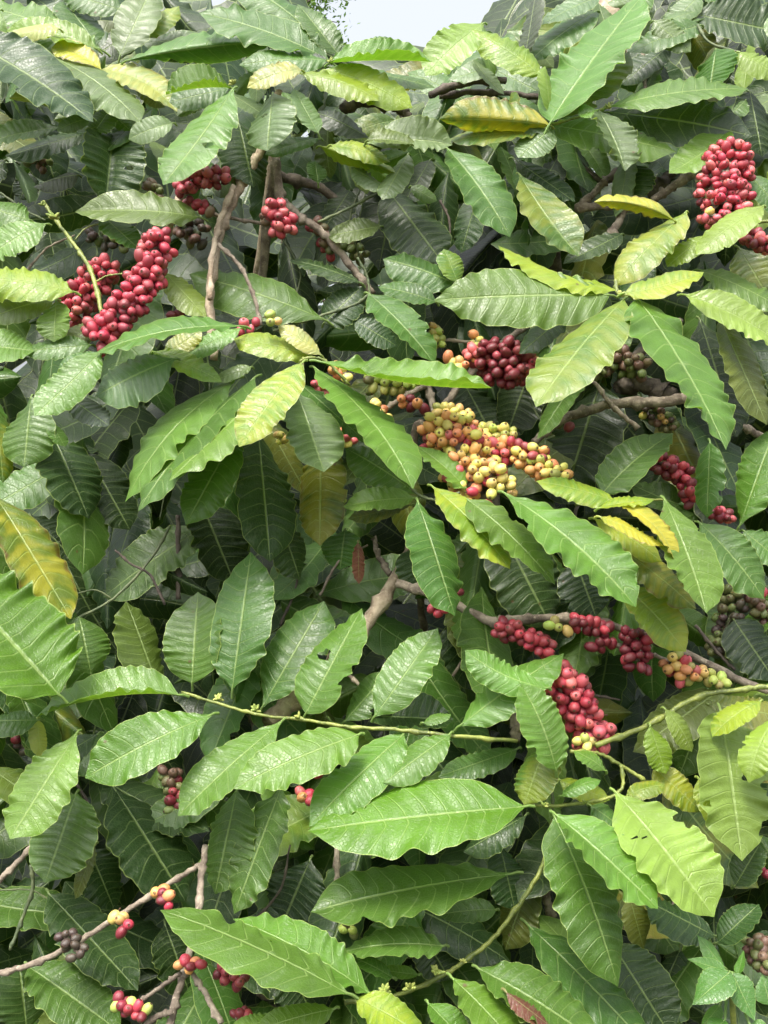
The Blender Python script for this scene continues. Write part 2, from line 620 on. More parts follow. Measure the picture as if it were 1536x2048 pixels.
LEAVES = """
# ---- upper left
200 98 -40 8 22 40 6 2 l 30
192 97 12 62 34 6 10 5 y 30
118 58 8 76 12 16 5 7 P 30
195 92 128 2 36 22 0 0 m 30
240 112 305 -28 38 34 0 4 p 30
250 22 120 -18 25 28 0 0 m 20
280 76 358 12 10 22 0 1 y 30
252 122 548 84 30 24 8 5 l 30 d+
655 118 398 26 32 28 10 3 m 30
203 140 102 96 24 9 10 6 Y 30
-70 78 186 244 66 48 8 8 d 25
104 113 282 246 32 30 12 6 p 30
202 140 354 224 34 14 20 4 P 25
462 176 331 190 46 -14 6 8 l 15 d-
460 175 338 204 20 28 0 5 m 30
466 178 326 370 46 45 -4 10 l 35 h=.42,.45,.09 h=.55,-.45,.18
476 240 507 374 40 52 0 2 d 20
545 186 534 302 42 44 0 7 p 25 h=.35,.3,.13
140 216 18 198 18 12 8 10 y 20 d+
184 236 114 262 15 14 4 10 p 10
120 254 -30 286 22 16 4 4 m 30
172 266 10 312 14 26 0 0 d 30
186 268 224 213 26 20 0 5 m 20
346 246 257 279 24 20 4 8 p 20
212 215 262 262 14 20 0 4 m 20
226 270 211 411 54 62 0 2 d 20 u- h=.52,-.6,.12
156 350 66 374 6 24 5 -1 g 20
396 434 150 424 36 18 8 2 o 35
206 432 278 498 24 26 0 4 m 25
60 440 -30 412 28 36 0 4 m 20
92 448 -30 520 36 32 6 8 l 30
330 545 412 634 26 28 0 0 q 20
146 583 -80 556 30 34 8 9 y 30
108 598 -30 642 26 26 6 7 p 30
112 602 108 684 30 28 0 8 l 20
-40 690 72 702 42 26 0 9 l 25
182 690 44 702 22 22 0 5 m 30
202 640 118 694 16 24 0 3 o 30
270 160 330 215 16 18 0 1 g 20
0 20 -60 140 30 30 0 2 l 20
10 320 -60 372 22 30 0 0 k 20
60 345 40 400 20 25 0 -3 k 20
# ---- top middle
642 82 470 -42 32 36 8 0 m 25
676 108 596 8 30 20 0 2 m 25
655 120 478 130 16 22 6 5 m 20
658 122 560 112 12 20 0 4 g 20
660 126 864 124 40 -12 4 6 l 15 d-
690 108 794 84 16 6 4 2 m 25
602 140 494 176 24 14 8 9 P 20
598 146 758 202 14 24 12 8 y 25
650 140 825 216 30 26 10 6 y 25
658 134 870 176 16 14 6 2 m 25
968 46 852 152 38 38 6 5 s 20
1082 150 937 57 22 36 6 9 y 30
1102 238 1090 132 10 14 0 8 q 10
1099 250 878 238 46 24 4 9 z 35 d+
1096 264 894 280 10 12 5 6 m 20
738 276 630 224 14 26 4 2 g 30
636 266 588 178 22 16 0 6 p 20
626 254 564 184 16 16 0 3 m 20
640 276 530 310 12 12 4 2 m 20
662 290 780 324 14 16 6 5 y 25
640 292 794 348 12 24 4 3 y 30 d+
736 286 905 290 42 10 8 7 p 25
735 281 834 292 26 4 6 9 o 10
786 382 702 334 6 22 0 5 p 25
816 308 764 400 22 28 0 6 p 25
896 298 1020 474 48 34 6 7 m 30 h=.35,-.6,.10
772 375 884 524 52 56 0 -2 d 25
960 376 922 506 30 30 0 -2 d 20
762 452 654 472 24 20 0 0 o 25
636 366 630 322 18 18 0 1 m 10
822 372 874 402 12 14 0 3 m 10
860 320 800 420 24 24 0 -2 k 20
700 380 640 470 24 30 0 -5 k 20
# ---- upper right
1050 118 1072 -16 16 18 0 4 g 15
1202 -8 1083 50 20 16 4 4 p 25
1192 22 1054 128 24 22 6 2 m 25
1103 242 1288 -14 50 46 4 10 l 30 arch=.05
1122 236 1258 102 12 34 0 5 o 25
1222 212 1497 178 28 24 10 9 l 30
1216 224 1504 272 40 50 6 5 d 30 u+
1102 250 1352 304 30 38 4 6 l 30
1198 222 1250 342 44 14 4 11 p 25
1194 220 1157 232 20 10 0 12 l 10
1102 256 1036 316 30 32 0 8 p 25
1432 98 1420 184 42 44 0 4 m 20
1376 26 1570 66 50 32 0 -1 d 25
1402 50 1258 106 26 22 4 2 m 25
1308 42 1382 104 22 24 0 4 p 15
1478 104 1560 152 16 26 0 6 q 15
1500 184 1524 314 36 38 0 0 k 20
1492 200 1438 252 20 22 0 1 m 20
1040 350 1158 512 44 26 -6 6 m 30
1026 316 1150 404 26 24 0 1 d 25
1350 442 1188 404 20 14 14 10 Y 15 d+
1372 424 1228 572 32 36 4 9 q 20
1424 468 1334 534 18 22 4 7 y 20
1526 412 1392 510 26 26 6 9 s 25
1500 350 1576 436 22 22 0 2 m 20
1270 330 1266 404 38 38 0 0 d 10
1244 468 1126 528 24 20 0 0 d 25
1300 -20 1240 60 20 24 0 0 m 20
1400 -10 1330 60 24 24 0 1 p 20
1340 90 1240 170 22 26 0 -2 d 20
1300 110 1330 200 26 26 0 -4 k 20
1218 590 868 600 54 58 4 11 l 38 arch=.04
1246 600 1072 814 54 50 6 12 l 40 h=.42,.05,.10
1168 736 1074 878 16 26 0 3 m 20
1276 598 1452 900 58 46 10 12 l 35
1250 586 1408 544 28 22 -6 13 y 30
1232 580 996 491 14 20 -10 10 y 35
1372 590 1572 696 40 24 10 6 q 25
1398 540 1576 624 20 26 6 5 l 25
1440 636 1534 850 36 26 0 3 o 20
1400 640 1474 874 50 50 0 -4 k 15
1205 987 1347 866 42 36 8 6 m 30
1420 884 1414 1036 28 28 0 4 m 15
1480 1050 1552 852 36 46 0 6 m 20
1478 496 1572 652 46 46 0 -1 o 15
1162 604 1038 708 26 26 0 3 d 25 h=.6,-.3,.10
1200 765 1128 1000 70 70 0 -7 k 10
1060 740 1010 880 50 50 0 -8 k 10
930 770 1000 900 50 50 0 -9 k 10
1300 520 1240 600 20 30 0 2 d 20
# ---- middle
468 760 250 1004 34 34 24 5 l 30
508 756 276 1022 28 30 14 7 m 34
580 738 338 962 32 36 2 11 l 36
468 874 371 1050 42 40 0 7 l 26
606 724 478 894 38 38 4 17 y 32
592 778 648 944 54 44 0 11 p 25
630 736 826 978 44 30 20 9 l 35 u+
596 764 738 888 22 22 0 6 m 25
642 724 984 776 50 -24 -16 12 l 12 d- arch=.02
738 588 870 730 40 28 6 8 m 25
646 638 378 548 36 46 6 2 m 28
918 572 766 518 26 40 6 5 m 28
872 604 756 574 24 20 4 7 m 20
916 566 888 498 22 22 0 6 l 20
722 566 578 520 12 18 6 1 d 20
648 646 724 572 26 36 0 0 d 20
708 640 794 692 26 26 0 1 d 20
634 716 466 678 20 24 6 8 y 20
642 710 556 652 14 20 4 9 P 15
202 704 68 832 36 36 -2 10 l 32
204 704 116 738 18 12 0 6 m 20
348 718 192 792 46 52 4 8 p 22
480 652 190 706 26 12 16 10 l 30
328 712 404 658 22 20 0 5 z 20
308 704 444 764 22 14 4 6 y 20
502 734 424 762 14 12 0 6 p 20
482 656 366 712 14 20 0 6 l 20
138 794 218 852 30 28 0 8 g 20
62 794 48 934 38 50 0 6 m 20
104 848 130 894 14 18 0 5 m 10
-10 800 6 966 30 28 0 7 m 15
108 876 178 1038 60 48 0 0 d 20
516 858 540 1124 58 54 0 2 d 18 arch=.04
642 898 640 1092 50 50 0 4 o 15
832 986 690 896 30 36 4 5 m 20
828 996 686 1014 26 16 4 6 l 20
822 1010 696 1038 12 14 0 4 o 15
932 976 834 892 26 16 4 7 l 25
-10 990 142 1238 54 38 0 3 z 20
936 1000 1110 1170 42 30 8 10 l 32
866 974 1020 1138 34 28 8 11 y 32
836 1004 910 1232 42 54 0 13 m 28 d-
1012 988 1272 1214 62 42 14 12 l 36
1230 1002 1072 962 22 24 4 9 y 25
1190 1038 1324 1124 20 24 6 6 y 25
1230 1092 1392 1218 28 30 6 5 z 25
1330 1000 1412 1226 56 46 4 11 l 28
1240 1010 1352 1130 24 10 22 13 Y 15
1200 1034 1328 1092 12 16 4 14 Y 10
1200 1016 1308 1000 14 10 4 12 y 10
1400 1046 1528 1198 46 36 6 9 m 25
1488 1062 1576 1134 30 30 0 6 m 20
1256 1178 1372 1304 42 30 4 4 y 25
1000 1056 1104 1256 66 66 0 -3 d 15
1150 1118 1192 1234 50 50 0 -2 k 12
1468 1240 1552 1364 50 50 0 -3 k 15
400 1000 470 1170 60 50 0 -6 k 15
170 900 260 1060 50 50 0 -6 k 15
560 1040 600 1160 36 40 0 0 d 12
690 1060 680 1140 40 40 0 0 m 10
716 1084 718 1168 12 12 0 3 b 10
820 1100 840 1180 34 30 0 -1 d 10
60 1030 150 1120 40 40 0 -4 k 15
# ---- lower
116 1388 -130 1116 108 92 0 12 v 20 arch=.05
182 1348 158 1232 48 50 0 4 m 15
316 1374 252 1202 40 48 0 3 o 15
384 1366 396 1184 56 56 0 5 m 25
465 1376 502 1104 58 54 0 7 m 25
526 1412 648 1202 52 52 0 5 m 25
612 1426 724 1216 54 48 0 7 l 25 h=.52,.42,.22
750 1432 876 1256 44 44 0 7 l 25
690 1442 778 1342 26 32 0 4 m 25
740 1432 908 1440 48 16 0 2 d 25
846 1446 902 1428 10 12 0 6 m 20
922 1450 1128 1306 34 44 4 6 l 25
1094 1376 930 1300 24 34 -12 10 l 20
1112 1540 1040 1366 44 36 8 12 l 15
356 1390 70 1436 52 -14 18 9 l 15 d-
422 1430 170 1556 52 48 6 13 v 30
76 1440 -50 1442 24 30 0 6 m 25
152 1468 20 1678 46 52 0 10 l 30
196 1468 84 1534 22 26 0 4 d 25
74 1438 82 1516 18 18 0 4 P 10
562 1444 356 1632 42 42 4 8 l 34
716 1470 466 1578 50 46 6 11 l 34
806 1470 618 1654 42 46 4 7 l 34
900 1468 766 1566 30 34 0 8 l 32
1046 1614 616 1662 74 58 4 13 v 34 h=.78,-.62,.04 arch=.05
1022 1748 622 1824 62 48 8 9 m 30 d-
474 1578 430 1788 46 56 0 5 m 20 d-
562 1576 468 1828 44 42 0 4 m 24
152 1588 90 1766 60 60 0 6 m 22
228 1576 372 1804 76 54 0 -2 d 20
98 1788 276 1982 56 46 0 1 d 22
178 1698 230 1822 42 40 0 -3 k 15
58 1934 244 2066 56 42 0 3 m 22
54 2066 38 1928 60 60 0 1 d 15
190 1690 150 1798 14 14 0 4 o 10
692 1986 320 1820 38 48 10 14 l 32
738 1986 466 1838 44 20 10 11 l 32
886 1892 678 1906 32 28 10 9 m 28
786 1956 686 1908 18 14 4 7 m 20
838 1950 762 1940 14 12 0 6 l 20
992 1820 868 1832 24 22 4 5 m 22
668 2018 508 2064 28 30 4 11 l 30
562 2030 452 2068 20 22 0 9 l 25
714 1996 866 2086 34 36 4 11 y 30
856 2006 936 2090 30 22 0 10 l 28
904 1956 1044 2106 46 30 4 11 l 30
958 1938 1206 2094 60 38 6 10 m 30
1058 1852 1316 2116 48 50 4 6 m 28
1110 1636 1236 1974 46 64 8 11 m 24 h=.78,.25,.04 h=.70,.55,.04
1112 1630 1316 1818 62 28 4 14 l 32
1234 1588 1428 1834 76 56 4 13 s 28 h=.30,-.55,.10 h=.45,-.35,.08
1442 1424 1484 1722 78 62 0 9 s 24 h=.5,.95,.2 h=.62,-.8,.1 h=.42,.45,.16 h=.30,.62,.14
1438 1452 1606 1564 42 42 0 6 y 20
1308 1534 1404 1624 26 28 0 7 y 20
1300 1450 1332 1548 22 24 0 9 y 12
1444 1378 1266 1504 36 48 0 3 o 20
1416 1408 1566 1432 32 38 0 4 o 20
1092 1488 1048 1610 38 40 0 9 m 15
1034 1498 876 1554 22 24 0 3 m 22
1052 1630 926 1704 16 32 0 3 d 20
1224 1888 1344 2076 62 48 0 4 d 20
1260 1796 1288 1898 28 28 0 3 o 10
1430 1872 1286 1798 36 46 0 -1 d 15
1434 1886 1518 1808 30 30 0 2 d 12
1470 1772 1520 1688 30 30 0 2 d 12
1012 1984 1100 2052 16 24 0 14 b 15
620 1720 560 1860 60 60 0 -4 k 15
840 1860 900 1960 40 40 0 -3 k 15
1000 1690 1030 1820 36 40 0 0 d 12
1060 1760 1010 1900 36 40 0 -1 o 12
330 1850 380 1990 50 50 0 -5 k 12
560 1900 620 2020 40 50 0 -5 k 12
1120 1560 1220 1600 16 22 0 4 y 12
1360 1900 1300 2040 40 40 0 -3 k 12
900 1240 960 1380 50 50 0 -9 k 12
660 1440 760 1560 30 30 0 1 m 20
1522 1402 1424 1474 26 24 8 12 y 10
1548 1438 1498 1566 30 34 8 13 s 20 h=.5,.98,.2
1398 1558 1442 1664 24 28 6 8 y 20
1330 1418 1384 1504 18 20 6 9 s 12
1212 1542 1148 1502 14 18 4 10 l 15
1122 1592 1202 1560 12 16 6 10 l 10
1182 1612 1252 1664 20 24 2 8 m 20
1250 1596 1330 1570 16 20 6 9 y 14
"""


def parse_leaf(line):
    t = line.split()
    bx, by, tx, ty, wu, wd, bend, z = [float(v) for v in t[:8]]
    kw = dict(wu=wu, wd=wd, bend=bend, tint=t[8], holes=[])
    tilt = float(t[9])
    for o in t[10:]:
        if o == 'u-':
            kw['su'] = -1
        elif o == 'u+':
            kw['su'] = 1
        elif o == 'd+':
            kw['sd'] = 1
        elif o == 'd-':
            kw['sd'] = -1
        elif o.startswith('h='):
            kw['holes'].append(tuple(float(v) for v in o[2:].split(',')))
        elif o.startswith('arch='):
            kw['arch'] = float(o[5:])
    d0 = depth(bx, by) - z / 100.0
    d1 = d0 + math.tan(R(tilt)) * (by - ty) * K * d0
    return (bx, by, d0), (tx, ty, d1), kw


LEAF_LABEL = {'Y': 'yellow leaf', 'P': 'pale yellow green leaf', 'b': 'dead brown leaf', 'z': 'leaf yellowing between its veins',
              'q': 'yellow green leaf', 'o': 'dull olive leaf', 'g': 'dark green glossy leaf, grey sheen put into its colour'}
for ln in LEAVES.strip().splitlines():
    if ln.startswith('#') or not ln.strip():
        continue
    bp, tp, kw = parse_leaf(ln)
    key = which(bp[0], bp[1])
    if math.hypot(tp[0] - bp[0], tp[1] - bp[1]) > 120 and rng.random() < .68:
        for _ in range(rng.choice((1, 1, 2, 3, 4))):
            if rng.random() < .45:
                kw['holes'].append((rng.uniform(.2, .92), rng.choice((-1, 1)) * rng.uniform(.93, 1.06), rng.uniform(.06, .27)))
            else:
                kw['holes'].append((rng.uniform(.2, .85), rng.choice((-1, 1)) * rng.uniform(.2, .75), rng.uniform(.03, .09)))
    V, F, UV, C = leaf_arrays(bp, tp, **kw)
    s = SHRUBS[key]
    if s['leaves'] < 100:
        o = child(key, 'leaf', V, F, [M_LEAF], uv=UV, col=C)
        s['leaves'] += 1
        if kw['tint'] in LEAF_LABEL:
            o['label'] = LEAF_LABEL[kw['tint']]
    else:
        s['foliage'].append((V, F, UV, C))


# ---------------------------------------------------------------- leaves deeper in, too many to tell apart
def sky_line(x):
    """below which height in the picture the planting closes"""
    return float(np.interp(x, (-300, 540, 600, 650, 690, 850, 890, 930, 1000, 1100, 1800), (-160, -160, 20, 120, 128, 122, 90, 40, -20, -160, -160)))


def filler(n, z0, z1, tints, keyf, nu=22, nh=4, x0=-260, x1=1800, y0=-180, y1=2330, lmin=190, lmax=330):
    rr = random.Random(int(n + z0 * 100))
    for i in range(n):
        x, y = rr.uniform(x0, x1), rr.uniform(y0, y1)
        if y < sky_line(x):
            continue
        a = R(90) + R(rr.gauss(0, 52))
        L = rr.uniform(lmin, lmax) * (0.75 + .25 * y / 2048)
        tx, ty = x + math.cos(a) * L, y + math.sin(a) * L
        if min(sky_line(x + (tx - x) * k) - (y + (ty - y) * k) for k in (0, .5, 1)) > -12 or min(y - sky_line(x), ty - sky_line(tx)) < 14:
            continue
        d0 = depth(x, min(max(y, -200), 2300)) + rr.uniform(z0, z1)
        d1 = d0 + math.tan(R(rr.uniform(5, 45))) * (y - ty) * K * d0
        hw = L * rr.uniform(.17, .24)
        V, F, UV, C = leaf_arrays((x, y, d0), (tx, ty, max(d1, d0 - .14)), hw * rr.uniform(.6, 1), hw * rr.uniform(.6, 1), bend=rr.uniform(-.06, .06) * L,
                                  sd=rr.choice((-1, -1, 1)), tint=rr.choice(tints), NU=nu, NH=nh, r=rr, stem=False)
        SHRUBS[keyf(x, y)]['foliage'].append((V, F, UV, C))


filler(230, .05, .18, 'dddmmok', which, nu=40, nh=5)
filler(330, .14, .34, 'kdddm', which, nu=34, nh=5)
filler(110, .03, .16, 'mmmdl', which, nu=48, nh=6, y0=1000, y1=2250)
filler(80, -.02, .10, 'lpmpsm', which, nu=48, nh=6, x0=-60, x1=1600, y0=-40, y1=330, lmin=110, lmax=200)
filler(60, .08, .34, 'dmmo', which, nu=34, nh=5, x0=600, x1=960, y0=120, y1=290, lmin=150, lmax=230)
filler(420, .30, .62, 'kkkdd', which, nu=28, nh=4)  # deeper layers take the darkest tints, shade of the gaps painted in
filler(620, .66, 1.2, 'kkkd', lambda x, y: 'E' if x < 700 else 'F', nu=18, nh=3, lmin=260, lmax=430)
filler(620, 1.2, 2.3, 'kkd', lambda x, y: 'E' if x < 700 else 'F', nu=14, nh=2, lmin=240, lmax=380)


# ---------------------------------------------------------------- wood
def branch(pts, r0, r1, mat, z=-4, name='branch', key=None, knob=.18, root=False, n=9):
    """pts: (x, y[, extra cm towards the viewer]); radii in pixels of the photograph"""
    q = []
    for p in pts:
        e = p[2] if len(p) > 2 else 0
        d = depth(p[0], p[1]) - (z + e) / 100
        q.append(P(p[0], p[1], d))
    key = key or which(*pts[0][:2])
    if root:
        s = SHRUBS[key]
        tgt = s['loc'] + np.array([0, 0, max(.25, q[0][2] - .35)])
        q = [tgt, tgt * .45 + q[0] * .55 + np.array([0, 0, -.05])] + q
    line = smooth_line(q, 9)
    m = len(line)
    dd = depth(pts[0][0], pts[0][1])
    rad = np.linspace(r0, r1, m) * K * dd * (.56 if mat in (M_TWIG, M_TWIGD) else .82)
    rr = random.Random(int(pts[0][0] * 7 + pts[0][1]))
    rad = rad * (1 + knob * np.array([rr.uniform(-.5, .5) for _ in range(m)]))
    for k in range(4, m, rr.choice((7, 9, 11))):      # swollen nodes
        rad[k] *= 1.5
        rad[k - 1] *= 1.15
    jit = np.array([[rr.uniform(-1, 1) for _ in range(3)] for _ in range(m)]) * rad[:, None] * .26
    V, F = tube_arrays(line + jit, rad, n)
    # rounded closed ends
    k0 = len(V) - 2
    i = np.arange(m * n).reshape(m, n)
    caps = np.concatenate([np.stack([np.roll(i[0], -1), i[0], np.full(n, k0)], 1), np.stack([i[-1], np.roll(i[-1], -1), np.full(n, k0 + 1)], 1)])
    s = SHRUBS[key]
    me_f = [tuple(f) for f in F] + [tuple(f) for f in caps]
    return link(name, np_mesh(name, V - s['loc'], me_f, [mat]), s['root'])


W_, WP, WD, TG, TD = M_WOOD, M_WOODP, M_WOODD, M_TWIG, M_TWIGD
# upper left
branch([(560, 200), (530, 285), (490, 355), (452, 430), (432, 500), (420, 600), (428, 720)], 13, 9, WP, z=0, root=True)
branch([(468, 372), (438, 448), (424, 520), (420, 600)], 7, 6, WP, z=2)
branch([(410, 320), (358, 398), (335, 475), (325, 540)], 10, 8, WP, z=0)
branch([(400, 422), (460, 436), (530, 448)], 5, 4, W_, z=-2)
branch([(436, 488), (478, 530), (505, 585), (522, 650)], 5, 4, W_, z=2)
branch([(548, 340), (562, 396), (600, 434), (655, 475), (704, 535), (746, 588)], 12, 9, W_, z=-2, root=True)
branch([(560, 352), (640, 376), (702, 422)], 13, 10, WD, z=-6)
branch([(752, 388), (690, 420), (636, 444)], 5, 5, TD, z=0)
branch([(690, 218), (722, 204), (790, 214), (822, 236)], 14, 11, WD, z=-3, key='A')
branch([(800, 222), (830, 250), (880, 270)], 12, 9, WD, z=-6, key='A')
branch([(860, 190), (930, 166), (1010, 160)], 10, 9, WD, z=-6, key='B')
branch([(880, 192), (960, 184), (1090, 196), (1110, 205)], 8, 8, WD, z=-8, key='B')
branch([(86, 402), (108, 436), (140, 478), (168, 516), (190, 565), (206, 642)], 5, 7.5, TG, z=4, key='A')
branch([(190, 565), (214, 552), (246, 548)], 3, 3, TG, z=4, key='A')
branch([(150, 480), (172, 456), (204, 446)], 3, 2.5, TG, z=4, key='A')
branch([(0, 385), (50, 420), (90, 440)], 3.5, 3, TD, z=0, key='A')
branch([(546, 662), (640, 632), (708, 610), (736, 590)], 5, 5, TD, z=1, key='A')
branch([(715, 515), (735, 555), (740, 600)], 4, 4, TD, z=0, key='A')
# upper right
branch([(1306, 402), (1350, 372), (1392, 344), (1500, 296)], 10, 13, W_, z=-2, key='B', root=False)
branch([(1300, 390), (1345, 345), (1400, 310)], 15, 13, WD, z=-6, key='B')
branch([(1160, 412), (1190, 384), (1216, 356)], 9, 8, W_, z=-3, key='B')
branch([(1210, 486), (1240, 440), (1238, 412), (1150, 415)], 10, 11, W_, z=-3, key='B')
branch([(1260, 330), (1200, 360), (1120, 300)], 12, 10, WD, z=-8, key='B')
branch([(1600, 440), (1540, 442), (1480, 448)], 7, 6, TG, z=4, key='B')
branch([(1395, 50), (1420, 85), (1480, 105)], 5, 4, TD, z=3, key='B')
branch([(1282, 90), (1290, 140), (1290, 190)], 4, 4, W_, z=-2, key='B')
branch([(1100, 250), (1150, 236), (1200, 220), (1225, 205)], 5, 4, TG, z=8, key='B')
branch([(1230, 560), (1238, 588), (1268, 596), (1290, 640)], 6, 6, TG, z=10, key='B')
branch([(1066, 884), (1130, 838), (1222, 810), (1340, 800), (1420, 780)], 10, 15, W_, z=-3, key='B', root=False)
branch([(1188, 764), (1222, 808), (1274, 856)], 5, 6, W_, z=-2, key='B')
branch([(1250, 720), (1320, 680), (1360, 640)], 9, 8, WD, z=-5, key='B')
branch([(1240, 770), (1290, 770), (1340, 790)], 22, 22, WD, z=-7, key='B')
branch([(1480, 850), (1520, 872), (1560, 890)], 9, 9, W_, z=-3, key='B')
branch([(1240, 648), (1262, 660), (1330, 700)], 9, 9, WD, z=-7, key='B')
branch([(1195, -40), (1212, 20), (1230, 110)], 24, 24, WP, z=-6, key='B')
# middle
branch([(852, 768), (868, 820), (884, 852), (905, 900), (945, 980)], 9, 8, W_, z=-3, key='C')
branch([(768, 820), (806, 796), (850, 770)], 6, 7, W_, z=-2, key='C')
branch([(826, 884), (866, 846), (920, 770), (990, 700), (1060, 648)], 11, 8, W_, z=-5, key='C', root=True)
branch([(890, 722), (930, 726), (960, 730)], 4, 4, W_, z=-2, key='C')
branch([(888, 680), (934, 684), (960, 684)], 4, 4, W_, z=-3, key='C')
branch([(885, 850), (960, 880), (1040, 900), (1130, 950)], 8, 5, W_, z=-3, key='C')
branch([(600, 722), (618, 716), (650, 722), (700, 770)], 5, 5, TG, z=9, key='C')
branch([(820, 975), (842, 992), (880, 1000), (920, 985)], 5, 4, TD, z=9, key='C')
branch([(1150, 1010), (1200, 1004), (1240, 998), (1330, 1000)], 5, 4, TG, z=9, key='C')
branch([(850, 1030), (800, 1140), (742, 1235), (690, 1300), (600, 1390), (540, 1440)], 12, 24, WP, z=-4, key='C', root=False)
branch([(796, 1166), (880, 1196), (990, 1246), (1010, 1240), (1100, 1236), (1200, 1246), (1330, 1290), (1500, 1368), (1560, 1390)], 11, 9, W_, z=-1, key='C')
branch([(780, 1150), (756, 1110), (748, 1075)], 8, 6, W_, z=-4, key='C')
branch([(1200, 1280), (1290, 1306), (1330, 1320), (1400, 1360)], 5, 5, W_, z=1, key='C')
branch([(356, 1030), (356, 1110), (356, 1200)], 6, 6, WD, z=-3, key='C')
branch([(340, 1052), (300, 1120), (228, 1196), (150, 1240)], 5, 4.5, TD, z=-1, key='C')
branch([(222, 1196), (190, 1180), (152, 1188)], 3, 2.5, TD, z=-1, key='C')
branch([(986, 1240), (1000, 1330), (1026, 1430), (1032, 1480)], 11, 12, W_, z=-4, key='C')
branch([(1390, 1250), (1440, 1310), (1470, 1340)], 4, 4, WD, z=-3, key='C')
# lower
branch([(362, 1384), (440, 1408), (520, 1430), (610, 1440), (702, 1454), (800, 1460), (905, 1472), (1034, 1482)], 4.5, 7, TG, z=7, key='D')
branch([(1570, 1372), (1510, 1376), (1400, 1394), (1292, 1452), (1192, 1492)], 9, 9, TG, z=8, key='D')
branch([(1140, 1502), (1200, 1508), (1240, 1530), (1290, 1560)], 7, 6, TG, z=8, key='D')
branch([(1242, 1530), (1246, 1570), (1225, 1592), (1180, 1604), (1104, 1612), (1060, 1608)], 6, 5, TG, z=9, key='D')
branch([(1092, 1500), (1102, 1560), (1106, 1622)], 5, 5, TD, z=6, key='D')
branch([(1106, 1640), (1080, 1742), (1002, 1858), (930, 1922), (862, 1962), (762, 2000), (690, 2004)], 7, 7.5, TG, z=6, key='D')
branch([(-20, 1950), (60, 1930), (152, 1886), (252, 1822), (330, 1772), (404, 1728)], 7, 6, W_, z=6, key='D')
branch([(72, 1682), (30, 1730), (-20, 1780)], 6, 7, W_, z=2, key='D')
branch([(340, 2070), (346, 2024), (366, 1950), (392, 1850), (402, 1760), (412, 1690)], 9, 8, W_, z=7, key='D')
branch([(346, 2024), (312, 2034), (280, 2060)], 7, 6, W_, z=8, key='D')
branch([(362, 1946), (318, 1976), (270, 2008)], 5, 4.5, W_, z=8, key='D')
branch([(384, 1946), (412, 1990), (442, 2046)], 6, 7, W_, z=8, key='D')
branch([(675, 1690), (674, 1780), (678, 1880)], 7, 7, W_, z=-2, key='D')
branch([(1082, 1740), (1092, 1790), (1104, 1850)], 10, 11, W_, z=-3, key='D')
branch([(62, 1730), (64, 1780), (40, 1850), (20, 1900)], 7, 6, TD, z=-1, key='D')
branch([(0, 1780), (60, 1780), (100, 1800)], 3, 3, TD, z=-1, key='D')
branch([(690, 1345), (730, 1380), (760, 1420)], 5, 4, W_, z=-3, key='D')

for pts in ([(640, 1190), (680, 1120), (736, 1090)], [(905, 1352), (944, 1300), (986, 1290)], [(330, 1210), (300, 1150), (262, 1128), (230, 1100)],
            [(560, 1250), (590, 1180), (600, 1100)], [(880, 400), (900, 450), (890, 520)], [(300, 900), (330, 960), (320, 1040)], [(1130, 1330), (1160, 1380), (1240, 1400)],
            [(560, 470), (600, 540), (590, 600)], [(1060, 800), (1090, 870), (1080, 950)], [(500, 1850), (560, 1780), (580, 1690)], [(40, 560), (90, 500), (150, 470)],
            [(1310, 1640), (1350, 1750), (1340, 1840)], [(720, 380), (700, 440), (720, 520)], [(150, 1560), (190, 1640), (180, 1720)]):
    branch(pts, 3.6, 2.4, rng.choice((WD, W_, TD)), z=rng.choice((-3, -2, -1)), knob=.3, n=6)

# the trunks rise from the ground behind the leaves
for key, dx, top in (('A', .05, 1.95), ('B', -.06, 2.0), ('C', .06, 1.6), ('D', -.05, 1.35), ('E', .1, 2.2), ('F', -.1, 2.2)):
    s = SHRUBS[key]
    pts = [np.array([0, 0, -.05]), np.array([dx * .3, .02, top * .3]), np.array([dx, -.02, top * .65]), np.array([dx * 1.6, .05, top])]
    line = smooth_line(pts, 9)
    rad = np.linspace(.028, .012, len(line)) * (1 + .15 * np.sin(np.arange(len(line)) * 2.1))
    V, F = tube_arrays(line, rad, 12)
    link('trunk', np_mesh('trunk', V, F, [M_WOOD]), s['root'])


# ---------------------------------------------------------------- flower buds at the nodes
def bud(x, y, z, r, key, n=9):
    d = depth(x, y) - z / 100
    c = P(x, y, d)
    rr = random.Random(int(x + y))
    Vs, Fs, o = [], [], 0
    for i in range(n):
        dr = norm(np.array([rr.uniform(-1, 1), rr.uniform(-1, .3), rr.uniform(-.2, 1.2)]))
        L = r * K * d * rr.uniform(.7, 1.15)
        tv, tf = tube_arrays(np.array([c, c + dr * L * .4, c + dr * L * .8, c + dr * L]), np.array([.22, .3, .2, .03]) * r * K * d * .8, 6)
        Vs.append(tv)
        Fs.append(tf + o)
        o += len(tv)
    Vs = [c + (v - c) * .75 for v in Vs]
    child(key, 'flower_bud', np.concatenate(Vs), np.concatenate(Fs), [M_BUD])


for x, y, z, r, key in ((512, 1420, 9, 20, 'D'), (598, 1436, 9, 18, 'D'), (436, 1398, 9, 20, 'D'), (872, 1944, 8, 24, 'D'), (820, 1976, 8, 26, 'D'),
                        (768, 1984, 8, 26, 'D'), (1088, 1612, 11, 16, 'D'), (690, 1004, 5, 12, 'C'), (110, 436, 6, 24, 'A'), (86, 410, 6, 14, 'A'),
                        (926, 1924, 8, 12, 'D'), (466, 168, 8, 16, 'A'), (660, 124, 6, 14, 'A'), (1218, 216, 10, 14, 'B'), (1242, 590, 12, 14, 'B'), (1172, 1606, 10, 14, 'D')):
    bud(x, y, z, r, key)


